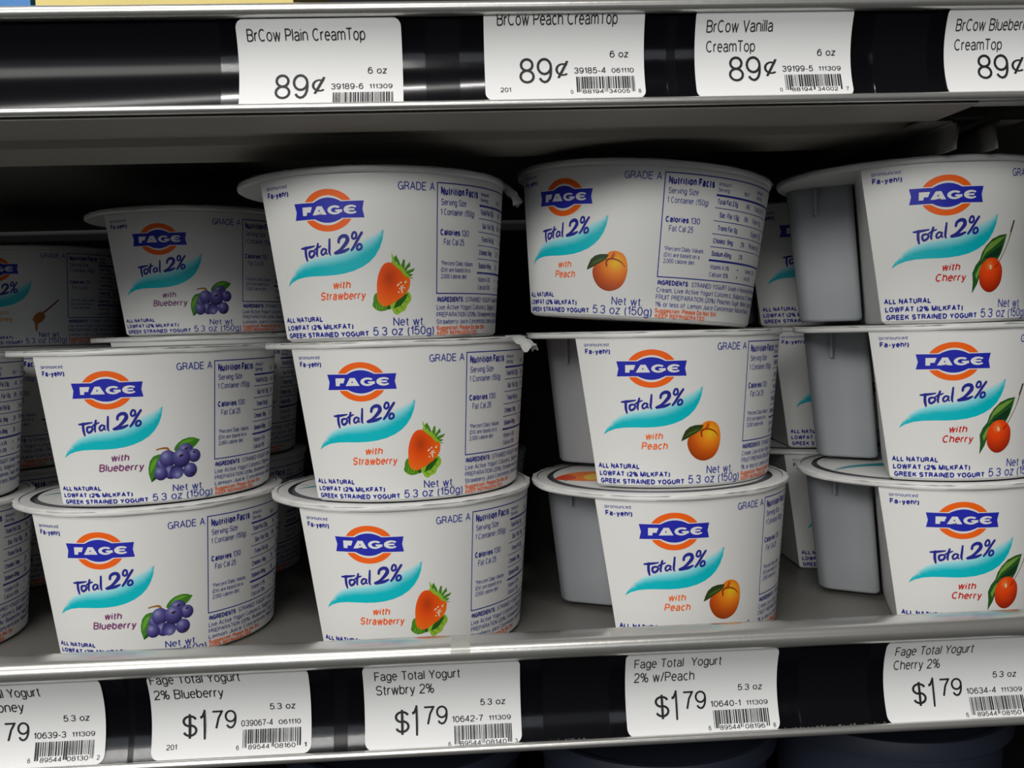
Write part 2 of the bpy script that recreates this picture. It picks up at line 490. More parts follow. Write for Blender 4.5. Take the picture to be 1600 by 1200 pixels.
# label stock and inks
WHITE = (0.80, 0.795, 0.775, 1)
NAVY = lin(34, 40, 138, 1.15)
BLUE = lin(34, 40, 165, 1.15)
FINE = lin(46, 56, 140, 1.25)
ORANGE = (0.95, 0.135, 0.006, 1)
NOTE = (0.90, 0.17, 0.05, 1)

def S(px, py):
    """sketch units (measured from the emblem centre on a cup turned 12 degrees) to label millimetres"""
    q = max(-0.99, min(0.99, px / 215.0 + math.sin(R_(12))))
    return (math.degrees(math.asin(q)) - 12) * 0.69, 39.7 - py * 0.205
def A1(x, y): return S(x / 6.957 - 113.0, y / 6.957 + 14.0)
def B1(x, y): return S((x - 830) / 10.0, (y - 460) / 10.0)

def catmull(pts, sub=6):
    n = len(pts); out = []
    for i in range(n):
        p0, p1, p2, p3 = (Vector(pts[(i + k) % n]) for k in (-1, 0, 1, 2))
        for j in range(sub):
            t = j / sub
            q = 0.5 * ((2 * p1) + (-p0 + p2) * t + (2 * p0 - 5 * p1 + 4 * p2 - p3) * t * t + (-p0 + 3 * p1 - 3 * p2 + p3) * t ** 3)
            out.append((q.x, q.y))
    return out

def mix(a, b, t):
    t = max(0.0, min(1.0, t))
    return tuple(a[i] + (b[i] - a[i]) * t for i in range(3)) + (1.0,)

def emblem(A):
    # orange disc, split by the white-edged blue banner
    def ring(top):
        s = 1 if top else -1
        pts = []
        ho = 2.75                                  # height of the flat cut above the banner
        # outer arc
        a0 = math.asin(ho * 1.0 / 6.3)
        for i in range(25):
            a = a0 + (math.pi - 2 * a0) * i / 24
            pts.append((8.5 * math.cos(a), s * 6.3 * math.sin(a)))
        # inner arc follows the bulge
        for i in range(25):
            x = -5.0 + 10.0 * i / 24
            y = max(ho, 4.45 - (x / 5.0) ** 2 * 1.75)
            pts.append((x, s * y))
        return [(u, 40.2 + v - 0.1) for u, v in pts]
    A.poly(ring(True), ORANGE, 1)
    A.poly(ring(False), ORANGE, 1)
    top, bot = [], []
    for i in range(21):
        x = -4.6 + 9.2 * i / 20
        top.append((x, 2.45 + 1.3 * (1 - (x / 4.6) ** 2)))
        bot.append((-x, -2.45 - 1.25 * (1 - (x / 4.6) ** 2)))
    ban = [(-11.8, 2.5)] + top + [(11.8, 2.5), (11.25, 0.0), (11.8, -2.5)] + bot + [(-11.8, -2.5), (-11.15, 0.0)]
    A.poly([(u, 40.1 + v) for u, v in ban], BLUE, 1)
    W = (0.82, 0.82, 0.82, 1)
    def L(pts, col=W, layer=2): A.poly([(u, 40.1 + v) for u, v in pts], col, layer)
    # F
    L([(-8.8, -1.25), (-7.4, -1.25), (-7.25, -0.35), (-5.9, -0.35), (-5.8, 0.2), (-7.15, 0.2), (-7.1, 0.65), (-5.5, 0.65), (-5.4, 1.25), (-8.75, 1.25)])
    # A
    L([(-5.25, -1.25), (-3.9, -1.25), (-3.65, -0.8), (-2.2, -0.8), (-1.95, -1.25), (-0.4, -1.25), (-1.9, 1.3), (-3.6, 1.3)])
    L([(-3.2, -0.25), (-2.5, -0.25), (-2.85, 0.35)], BLUE, 3)
    def band(cx, a0, a1, ro, ri, n=22):
        """thick open arc: ro, ri = (rx, ry, dx) of outer and inner ellipses"""
        o = [(cx + ro[0] * math.cos(R_(a0 + (a1 - a0) * i / n)), ro[1] * math.sin(R_(a0 + (a1 - a0) * i / n))) for i in range(n + 1)]
        q = [(cx + ri[2] + ri[0] * math.cos(R_(a0 + (a1 - a0) * i / n)), ri[1] * math.sin(R_(a0 + (a1 - a0) * i / n))) for i in range(n + 1)]
        for i in range(n):
            L([o[i], o[i + 1], q[i + 1], q[i]])
    band(2.3, 40, 335, (2.35, 1.35), (1.3, 0.72, 0.15))
    L([(2.5, -0.42), (4.75, -0.75), (4.75, 0.1), (2.5, 0.1)])
    # rounded E
    band(7.6, 40, 320, (2.35, 1.35), (1.35, 0.72, 0.35))
    L([(6.2, -0.26), (8.7, -0.26), (8.7, 0.28), (6.2, 0.28)])

def total_script(A):
    def st(pts, sub=5, close=False):
        A.stroke([A1(x, y) + (wd * 0.036,) for x, y, wd in pts], NAVY, 3, sub, close)
    st([(392, 262, 14), (450, 258, 24), (520, 250, 20), (578, 242, 12)])
    st([(452, 255, 26), (448, 300, 26), (450, 340, 26), (460, 385, 18)])
    st([(505, 300, 22), (500, 335, 22), (520, 355, 22), (560, 335, 22), (572, 305, 20), (548, 290, 18)], close=True)
    st([(628, 222, 20), (612, 270, 22), (603, 320, 22), (608, 345, 16)])
    st([(575, 282, 14), (615, 262, 18), (665, 245, 12)])
    st([(728, 280, 16), (695, 276, 18), (666, 305, 20), (676, 334, 18), (708, 324, 16), (732, 290, 18)])
    st([(732, 284, 18), (726, 316, 18), (744, 328, 12)])
    st([(784, 182, 18), (777, 250, 22), (771, 310, 22), (780, 338, 14)])
    # figure 2
    st([(895, 215, 24), (905, 180, 26), (945, 155, 30), (990, 160, 34), (1000, 200, 36), (960, 250, 30), (905, 295, 24), (840, 325, 22), (900, 318, 26), (960, 305, 28), (1010, 285, 18)], 6)
    # percent sign
    st([(1165, 125, 22), (1120, 190, 24), (1075, 260, 24), (1042, 300, 20)])
    st([(1062, 138, 20), (1055, 170, 20), (1075, 185, 20), (1102, 165, 20), (1100, 128, 20), (1080, 120, 20)], close=True)
    st([(1110, 262, 20), (1105, 288, 20), (1125, 298, 20), (1155, 280, 20), (1152, 248, 20), (1130, 240, 20)], close=True)

def swoosh(A):
    low = [(122, 640), (200, 598), (300, 568), (420, 553), (560, 549), (700, 550), (830, 545), (950, 532), (1060, 508), (1160, 470), (1240, 420), (1300, 360), (1345, 285), (1375, 200), (1388, 110)]
    high = [(1388, 88), (1340, 118), (1280, 145), (1200, 176), (1140, 205), (1060, 250), (960, 290), (840, 318), (700, 338), (560, 356), (440, 386), (350, 418), (260, 474), (190, 546)]
    lo = [A1(*p) for p in low]; hi = [A1(*p) for p in high]
    DEEP = lin(0, 162, 172, 1.45); PALE = lin(135, 205, 214, 1.3)
    def yl(u, pts):
        pts = sorted(pts)
        for a, b in zip(pts, pts[1:]):
            if a[0] <= u <= b[0]:
                return a[1] + (b[1] - a[1]) * (u - a[0]) / max(1e-6, b[0] - a[0])
        return pts[0][1] if u < pts[0][0] else pts[-1][1]
    def col(u, v):
        b, t = yl(u, lo), yl(u, hi)
        k = (v - b) / max(0.6, t - b)
        if k < 0.44: return DEEP
        if k < 0.80: return mix(DEEP, PALE, (k - 0.44) / 0.36)
        return mix(PALE, WHITE, (k - 0.80) / 0.20)
    A.poly(lo + hi, col, 1, grid=(1.5, 0.8))

def shade_ball(u0, v0, r, cs, hl=(-0.35, 0.35)):
    def col(u, v):
        d = math.hypot((u - u0) / r - hl[0], (v - v0) / r - hl[1]) / 1.45
        k = min(0.999, d) * (len(cs) - 1); i = int(k)
        return mix(cs[i], cs[i + 1], k - i)
    return col

def strawberry(A):
    def Z(x, y): return 20.7 + (x - 500) * 0.02, 17.7 - (y - 650) * 0.0193
    def leaf(pts, c): A.poly([Z(*p) for p in pts], c, 2)
    G1, G2, G3 = lin(70, 130, 25, 1.2), lin(140, 180, 50, 1.2), lin(35, 85, 25, 1.2)
    # leaves under the berry
    A.poly([Z(*p) for p in catmull([(200, 790), (150, 850), (140, 920), (125, 990), (170, 1040), (240, 1075), (330, 1070), (400, 1040), (420, 960), (300, 860)], 3)], G1, 1, (0.9, None))
    A.poly([Z(*p) for p in catmull([(405, 1010), (450, 1050), (490, 1120), (550, 1140), (610, 1100), (680, 1070), (720, 990), (775, 930), (790, 860), (740, 780), (640, 820), (500, 920)], 3)], G2, 1, (0.9, None))
    leaf([(480, 1040), (600, 1000), (690, 900), (740, 800), (640, 840), (520, 940)], G3)
    leaf([(350, 1000), (400, 1060), (430, 1040), (420, 980)], G3)
    for x in (180, 230, 280):
        A.stroke([Z(x, 1050) + (0.25,), Z(x + 40, 950) + (0.12,)], G2, 3)
    for x, y in ((560, 1090), (640, 1040), (710, 950), (750, 860)):
        A.stroke([Z(x, y) + (0.22,), Z(x - 70, y - 60) + (0.12,)], G1, 3)
    # body
    body = catmull([(430, 318), (510, 345), (610, 410), (690, 520), (765, 570), (772, 640), (745, 740), (660, 840), (560, 905), (450, 965), (350, 1005), (270, 980), (215, 900), (208, 780), (212, 640), (240, 510), (290, 400), (350, 335)], 4)
    c1, c2, c3 = lin(235, 95, 20, 1.35), lin(215, 70, 10, 1.3), lin(165, 45, 8, 1.2)
    u0, v0 = Z(420, 560)
    def col(u, v):
        d = math.hypot((u - u0) / 3.2, (v - v0) / 4.0)
        k = 0.5 + 0.5 * math.sin(u * 7.1) * math.sin(v * 6.3 + u * 3)
        c = mix(c3, c2, min(1, d)) if d < 1 else mix(c2, c1, d - 1)
        return mix(c, c1, 0.25 * k)
    A.poly([Z(*p) for p in body], col, 2, (0.45, 0.45))
    rnd = random.Random(3)
    for _ in range(16):
        x, y = 630 + rnd.gauss(0, 38), 730 + rnd.gauss(0, 48)
        A.ell(*Z(x, y), 0.16 + rnd.random() * 0.2, 0.16 + rnd.random() * 0.15, lin(235, 215, 195, 1.2), 3, n=7)
    # calyx
    A.stroke([Z(480, 310) + (0.8,), Z(560, 375) + (1.1,), Z(640, 430) + (1.2,), Z(690, 500) + (1.0,), Z(760, 545) + (0.6,)], G2, 3)
    for a_, b_ in (((600, 390), (545, 225)), ((650, 420), (680, 285)), ((680, 450), (770, 335)), ((700, 490), (850, 420)), ((720, 525), (820, 515))):
        A.stroke([Z(*a_) + (0.9,), Z((a_[0] + b_[0]) / 2, (a_[1] + b_[1]) / 2) + (0.8,), Z(*b_) + (0.2,)], G1, 2.5)
    leaf([(480, 300), (460, 165), (500, 230), (520, 330), (600, 380), (700, 520), (660, 530), (600, 430), (510, 350)], G2)
    for pts in ([(500, 250), (545, 200), (560, 290), (530, 330)], [(620, 380), (660, 270), (695, 280), (650, 370)], [(680, 410), (770, 310), (780, 380), (700, 430)],
                [(700, 480), (860, 405), (830, 460), (720, 510)], [(700, 500), (800, 500), (760, 530)], [(760, 550), (840, 570), (790, 575)]):
        leaf(pts, G1)
    leaf([(490, 300), (520, 340), (500, 350)], G3); leaf([(690, 420), (760, 340), (770, 380)], G3)

def blueberry(A):
    def Z(x, y): return 21.0 + (x - 720) * 0.0172, 15.9 - (y - 620) * 0.0172
    G1, G2, G3 = lin(60, 120, 30, 1.25), lin(95, 155, 45, 1.25), lin(30, 75, 25, 1.2)
    A.poly([Z(*p) for p in [(720, 430), (740, 370), (800, 300), (900, 235), (1030, 205), (1130, 215), (1260, 265), (1180, 360), (1110, 415), (980, 400), (760, 460)]], G1, 1)
    A.poly([Z(*p) for p in [(780, 380), (900, 270), (1030, 235), (1150, 255), (1040, 300), (900, 320)]], G2, 2)
    A.poly([Z(*p) for p in [(250, 1030), (205, 860), (205, 740), (240, 610), (310, 525), (400, 495), (480, 490), (440, 600), (380, 700), (330, 830), (340, 975)]], G1, 1)
    A.poly([Z(*p) for p in [(240, 860), (240, 720), (300, 600), (400, 550), (360, 660), (300, 760)]], G2, 2)
    A.poly([Z(*p) for p in [(250, 1030), (340, 975), (330, 900), (270, 960)]], G3, 2)
    BR = lin(150, 100, 30, 1.2)
    A.stroke([Z(380, 400) + (0.45,), Z(460, 382) + (0.5,), Z(580, 385) + (0.75,), Z(640, 450) + (0.6,), Z(740, 500) + (0.55,)], BR, 2)
    cs = [lin(150, 150, 195, 1.1), lin(92, 90, 150, 1.1), lin(66, 58, 122, 1.1), lin(34, 28, 78, 1.1)]
    def berry(x, y, r, lay, crown=None, hl=(-0.3, 0.4)):
        u, v = Z(x, y); rr = r * 0.0192
        A.ell(u, v, rr, rr, shade_ball(u, v, rr, cs, hl), lay, grid=(0.5, 0.5), n=26)
        if crown:
            A.ell(u + crown[0] * rr, v + crown[1] * rr, rr * 0.26, rr * 0.14, lin(60, 30, 60), lay + 0.5, rot=20, n=10)
    berry(500, 700, 130, 2); berry(590, 590, 150, 2.2); berry(950, 480, 150, 2, (0.1, 0.35)); berry(1130, 570, 120, 2.2, (0, 0.5))
    berry(440, 870, 120, 2.6); berry(640, 860, 120, 2.4); berry(760, 860, 125, 2.8, None, (0.1, -0.4)); berry(1040, 850, 130, 2.6, (0.3, -0.45))
    berry(860, 600, 165, 3.4, (0.0, 0.28), (-0.2, 0.5))

def peach(A):
    def Z(x, y): return 17.8 + (x - 790) * 0.0155, 15.6 - (y - 630) * 0.0148
    cY, cO, cR, cD = lin(240, 180, 30, 1.3), lin(225, 125, 25, 1.3), lin(190, 80, 15, 1.25), lin(140, 52, 8, 1.2)
    body = catmull([(900, 180), (1010, 178), (1130, 220), (1220, 320), (1270, 500), (1262, 700), (1200, 880), (1090, 1000), (920, 1065), (780, 1060), (640, 1000), (530, 890), (460, 740), (450, 600), (520, 480), (700, 330), (800, 230)], 4)
    u0, v0 = Z(1000, 440)
    def col(u, v):
        d = math.hypot((u - u0) / 10.5, (v - v0) / 9.8)
        k = d * 3
        return mix(cY, cO, k) if k < 1 else (mix(cO, cR, k - 1) if k < 2 else mix(cR, cD, k - 2))
    A.poly([Z(*p) for p in body], col, 1, (0.6, 0.6))
    A.stroke([Z(790, 520) + (0.5,), Z(780, 400) + (0.7,), Z(880, 350) + (0.55,), Z(1000, 365) + (0.5,), Z(1120, 420) + (0.4,), Z(1210, 520) + (0.2,)], cD, 2)
    A.stroke([Z(900, 340) + (1.2,), Z(940, 260) + (1.1,), Z(950, 220) + (0.5,)], cR, 2)
    A.poly([Z(*p) for p in [(300, 610), (335, 500), (400, 370), (500, 290), (620, 255), (760, 250), (830, 275), (760, 370), (660, 430), (540, 490), (420, 560)]], lin(44, 62, 24, 1.2), 3)
    A.poly([Z(*p) for p in [(380, 530), (500, 460), (640, 410), (760, 330), (640, 350), (480, 420)]], lin(70, 92, 34, 1.2), 4)

def cherry(A):
    G1, G2, G3 = lin(38, 84, 36, 1.2), lin(110, 150, 60, 1.2), lin(20, 55, 30, 1.2)
    A.poly([A1(*p) for p in [(1120, 940), (1125, 820), (1115, 720), (1150, 640), (1200, 580), (1225, 500), (1270, 430), (1340, 360), (1430, 320), (1510, 308), (1490, 400), (1460, 500), (1420, 580), (1340, 600), (1240, 680), (1200, 780), (1180, 840)]], G1, 1)
    A.poly([A1(*p) for p in [(1210, 600), (1270, 510), (1380, 430), (1500, 330), (1420, 350), (1320, 400), (1260, 470)]], G2, 2)
    A.poly([A1(*p) for p in [(1150, 740), (1190, 660), (1230, 620), (1200, 720), (1170, 790)]], G2, 2)
    A.poly([A1(*p) for p in [(1250, 560), (1360, 490), (1470, 420), (1430, 540), (1320, 575)]], G3, 2)
    A.stroke([A1(1410, 640) + (0.35,), A1(1470, 540) + (0.3,), A1(1530, 400) + (0.3,), A1(1565, 260) + (0.55,), A1(1585, 170) + (0.55,)], lin(120, 105, 60, 1.2), 2)
    A.stroke([A1(1555, 280) + (0.5,), A1(1585, 170) + (0.65,)], lin(60, 40, 25), 3)
    u0, v0 = A1(1320, 640)
    c1, c2, c3 = lin(240, 120, 55, 1.3), lin(222, 66, 14, 1.3), lin(150, 34, 10, 1.2)
    body = catmull([(1340, 558), (1415, 580), (1470, 650), (1482, 740), (1465, 830), (1410, 900), (1340, 928), (1270, 905), (1215, 840), (1200, 750), (1215, 660), (1270, 585)], 4)
    def col(u, v):
        d = math.hypot((u - u0) / 7.0, (v - v0) / 8.2) * 2
        return mix(c1, c2, d * 1.8) if d < 0.55 else mix(c2, c3, (d - 0.75) / 1.2)
    A.poly([A1(*p) for p in body], col, 3, (0.6, 0.6))
    A.ell(*A1(1335, 660), 0.45, 0.8, lin(250, 200, 150, 1.2), 4, rot=15, n=12)
    A.stroke([A1(1395, 660) + (0.5,), A1(1425, 620) + (0.3,)], c3, 4)

def honey(A):
    c1, c2 = lin(170, 95, 30, 1.2), lin(120, 60, 20, 1.2)
    A.stroke([(31.0, 24.0, 0.7), (27.0, 20.5, 0.8), (23.0, 17.5, 0.9)], c2, 2)
    A.ell(20.5, 14.8, 3.4, 2.5, c1, 2, rot=40, grid=(1, None))
    for k in range(-3, 4):
        A.stroke([(20.5 + k * 0.75 - 1.4, 14.8 + k * 0.7 + 1.6, 0.3), (20.5 + k * 0.75 + 1.4, 14.8 + k * 0.7 - 1.6, 0.3)], c2, 3)
    A.poly([(18.2, 13.2), (19.8, 12.2), (19.4, 8.6), (18.8, 7.4), (18.3, 8.8)], c1, 2)

FLAVOUR = {
    'blueberry': ('Blueberry', 3.0, 15.6, lin(120, 58, 108, 1.2), blueberry),
    'strawberry': ('Strawberry', 3.2, 15.8, lin(232, 88, 30, 1.25), strawberry),
    'peach': ('Peach', 0.8, 9.4, lin(236, 104, 44, 1.25), peach),
    'cherry': ('Cherry', 1.9, 10.4, lin(190, 42, 34, 1.2), cherry),
    'honey': ('Honey', 1.9, 10.0, lin(205, 140, 40, 1.2), honey),
}
ING = {
    'peach': ['INGREDIENTS:', 'STRAINED YOGURT: Grade A Pasteurized Skim Milk and', 'Cream, Live Active Yogurt Cultures (L. Bulgaricus, S. Thermophilus)', 'FRUIT PREPARATION (20%): Peaches, Sugar, Water, Contains', '1% or less of: Lemon Juice Concentrate, Natural Flavors'],
    'strawberry': ['INGREDIENTS:', 'STRAINED YOGURT: Grade A Pasteurized Skim Milk', 'Live Active Yogurt Cultures (L. Bulgaricus, S. Thermophilus) FRUIT', 'PREPARATION (20%): Strawberries, Sugar, Water, Contains', 'Strawberry Juice Concentrate, Lemon and Natural Flavors'],
    'blueberry': ['INGREDIENTS:', 'STRAINED YOGURT: Grade A Pasteurized Skim Milk', 'Live Active Yogurt Cultures (L. Bulgaricus, S. Thermophilus) FRUIT', 'PREPARATION (20%): Blueberries, Sugar, Water, Contains', 'Lemon Juice Concentrate, Natural Flavors'],
}

E_TOP, E_BOT = -33.5, -26.5          # left edge of the printed face, degrees from the emblem
def rad(z): return 42.2 + 4.5 * z / 50.0
def edge_u(z): return (E_BOT + (E_TOP - E_BOT) * z / 50.0) * 46 * math.pi / 180

def label_art(flavour):
    A = Art()
    # the printed white stock itself
    n = 12
    left = [(edge_u(z) + 0.15, z) for z in [1.2 + (49.6 - 1.2) * i / n for i in range(n + 1)]]
    A.poly([(110.0, 1.2), (110.0, 49.6)] + left[::-1], WHITE, 0, grid=(1.5, None))
    emblem(A); swoosh(A); total_script(A)
    nm, cx, wd, fc, fruit = FLAVOUR[flavour]
    A.text('with', cx, 16.6, 2.35, fc, bold=0.012, italic=0.18, align='c', width=6.0)
    A.text(nm, cx, 13.2, 2.55, fc, bold=0.012, italic=0.18, align='c', width=wd)
    fruit(A)
    A.text('(pronounced:', -23.4, 47.6, 1.15, FINE, width=9.4)
    A.text('Fa-yeh!)', -23.2, 45.0, 1.8, NAVY, width=9.4, bold=0.03)
    A.text('ALL NATURAL', -20.4, 6.6, 1.75, NAVY, width=15.6, bold=0.035)
    A.text('LOWFAT (2% MILKFAT)', -20.1, 4.0, 1.75, NAVY, width=26.4, bold=0.035)
    A.text('GREEK STRAINED YOGURT', -19.8, 1.45, 1.75, NAVY, width=31.2, bold=0.035)
    A.text('Net wt.', 20.0, 4.6, 2.75, FINE, width=11.4)
    A.text('5.3 oz (150g)', 13.0, 1.5, 2.9, FINE, width=22.0)
    A.text('GRADE A', 22.6, 45.7, 2.5, FINE, width=12.4)
    # nutrition panel
    def hl(u0, u1, v, t): A.rect(u0, v - t / 2, u1, v + t / 2, NAVY, 1)
    hl(35.8, 102, 48.3, 0.36); hl(35.8, 102, 14.6, 0.36)
    A.rect(35.8, 14.42, 36.15, 48.48, NAVY, 1); A.rect(101.7, 14.42, 102.05, 48.48, NAVY, 1)
    A.text('Nutrition Facts', 37.2, 44.6, 2.6, NAVY, width=16.6, bold=0.04)
    A.text('Serving Size', 37.4, 41.6, 2.0, FINE, width=10.6)
    A.text('1 Container (150g)', 37.3, 38.6, 2.0, FINE, width=14.8)
    A.text('Calories', 37.2, 32.4, 2.0, NAVY, width=8.2, bold=0.03)
    A.text('130', 46.2, 32.4, 2.0, FINE, width=3.4)
    A.text('Fat Cal 25', 38.6, 29.5, 2.0, FINE, width=8.8)
    for s, v, wdt in (('*Percent Daily Values', 23.2, 14.6), ('(DV) are based on a', 21.2, 13.4), ('2,000 calorie diet.', 19.2, 11.8)):
        A.text(s, 37.6, v, 1.45, FINE, width=wdt)
    c2 = 55.8
    A.text('Amount/', c2 - 0.4, 45.6, 1.35, FINE, width=5.6); A.text('Serving', c2 - 0.4, 43.8, 1.35, FINE, width=5.0)
    A.text('%DV*', 68.0, 43.8, 1.35, FINE, width=3.4)
    A.text('Amount/', 76.4, 45.6, 1.35, FINE, width=5.6); A.text('Serving', 76.4, 43.8, 1.35, FINE, width=5.0); A.text('%DV*', 94.5, 43.8, 1.35, FINE, width=3.4)
    hl(c2 - 0.8, 100.5, 42.6, 0.7)
    rows = [('Total Fat 2.5g', '4%', 'Total Carb. 17g', '6%'), ('Sat. Fat 1.5g', '8%', 'Fiber 0g', '0%'), ('Trans Fat 0g', '', 'Sugars 17g', ''), ('Cholest. 5mg', '2%', 'Protein 11g', '22%'), ('Sodium 45mg', '2%', '', '')]
    for i, (a, b, c, d) in enumerate(rows):
        v = 39.7 - i * 4.25
        A.text(a, c2 + (1.4 if i in (1, 2) else 0), v, 1.75, NAVY if i in (0, 3, 4) else FINE, width=9.6, bold=0.02)
        if b: A.text(b, 70.0, v, 1.75, FINE, width=2.4)
        if c: A.text(c, 76.0, v, 1.75, FINE, width=10.5 if len(c) > 9 else 8.0)
        if d: A.text(d, 95.5, v, 1.75, FINE, width=2.8)
        if i < 4: hl(c2 - 0.8, 100.5, v - 1.2, 0.26)
    hl(c2 - 0.8, 100.5, 21.3, 0.7)
    A.text('Vitamin A 0%', c2, 18.4, 1.6, FINE, width=9.4); A.text('Calcium 10%', c2, 15.9, 1.6, FINE, width=9.4)
    A.ell(70.5, 19.1, 0.35, 0.35, FINE, 3, n=8); A.ell(70.5, 16.6, 0.35, 0.35, FINE, 3, n=8)
    A.text('Vitamin C 2%', 76.0, 18.4, 1.6, FINE, width=9.4); A.text('Iron 0%', 76.0, 15.9, 1.6, FINE, width=5.6)
    ing = ING.get(flavour, ING['blueberry'])
    A.text(ing[0], 36.2, 11.9, 1.7, NAVY, width=11.8, bold=0.035)
    A.text(ing[1], 49.0, 11.9, 1.6, FINE, width=46)
    for k, s in enumerate(ing[2:]):
        A.text(s, 36.0, 9.5 - 2.35 * k, 1.65, FINE, width=58 - 4 * k)
    A.text('Suggestion: Please Do Not Stir', 36.0, 2.75, 1.6, NOTE, width=25.5, bold=0.03)
    A.text('KEEP REFRIGERATED', 36.2, 1.1, 1.4, NOTE, width=20.0, bold=0.03)
    reg = {'blueberry': 1.2, 'strawberry': 0.6}.get(flavour, 0.0)      # print registration differs a little by flavour
    A.v = [(u, v - reg * min(1.0, max(0.0, v) / 9.0) if lay > 0 else v, lay) for u, v, lay in A.v]
    return A

def wrap_label(name, A, mats, parent):
    vs = []
    for u, v, lay in A.v:
        t = u / 46.0; r = rad(v) + 0.07 + 0.028 * lay
        vs.append((r * math.sin(t), -r * math.cos(t), v))
    o = mesh(name, vs, A.f, mats, parent, smooth=True, angle=60, cols=A.c)
    return o

# ------------------------------------------------------------------ yogurt cup
CUP_H = 52.5
def tub_ring(z, inset=0.0):
    R = rad(max(0, min(50, z))) - inset
    e = E_BOT + (E_TOP - E_BOT) * max(0, min(50, z)) / 50.0
    e += math.degrees(inset / R)
    pts = []
    n = 110
    for i in range(n + 1):
        a = R_(e + (192 - e) * i / n)
        pts.append((R * math.sin(a), -R * math.cos(a), z))
    # flat inner wall facing the side compartment, slightly rounded corners
    p0, p1 = Vector(pts[-1]), Vector(pts[0])
    for i in range(1, 10):
        t = i / 10
        q = p0.lerp(p1, t)
        q.x -= 0.9 * math.sin(math.pi * t)
        pts.append(tuple(q))
    return pts

def side_ring(z, inset=0.0):
    top = [(-20.8, -1.0), (-41.7, 8.0), (-44.0, 14.5), (-41.5, 22.0), (-36.0, 30.5), (-28.5, 38.0), (-19.5, 43.6), (-13.4, 42.5)]
    bot = [(-16.4, 2.5), (-36.8, 10.5), (-38.8, 15.5), (-36.6, 22.0), (-32.5, 29.0), (-25.0, 35.5), (-17.0, 39.5), (-12.2, 38.5)]
    t = z / 50.0
    base = [(b[0] + (a[0] - b[0]) * t, b[1] + (a[1] - b[1]) * t) for a, b in zip(top, bot)]
    cx, cy = -28.0, 20.0
    pts = []
    n = len(base)
    for i in range(n):
        a, b, c = Vector(base[i - 1]), Vector(base[i]), Vector(base[(i + 1) % n])
        r = 4.0 if i in (0, 1, 6, 7) else 1.5
        r = min(r, 0.45 * (a - b).length, 0.45 * (c - b).length)
        s, e = b + (a - b).normalized() * r, b + (c - b).normalized() * r
        for j in range(7):
            u = j / 6
            q = s * (1 - u) ** 2 + b * 2 * u * (1 - u) + e * u * u
            d = Vector((q.x - cx, q.y - cy)); L = d.length
            q = Vector((cx, cy)) + d * ((L - inset) / L)
            pts.append((q.x * 0.965, q.y * 0.965, z))
    return pts

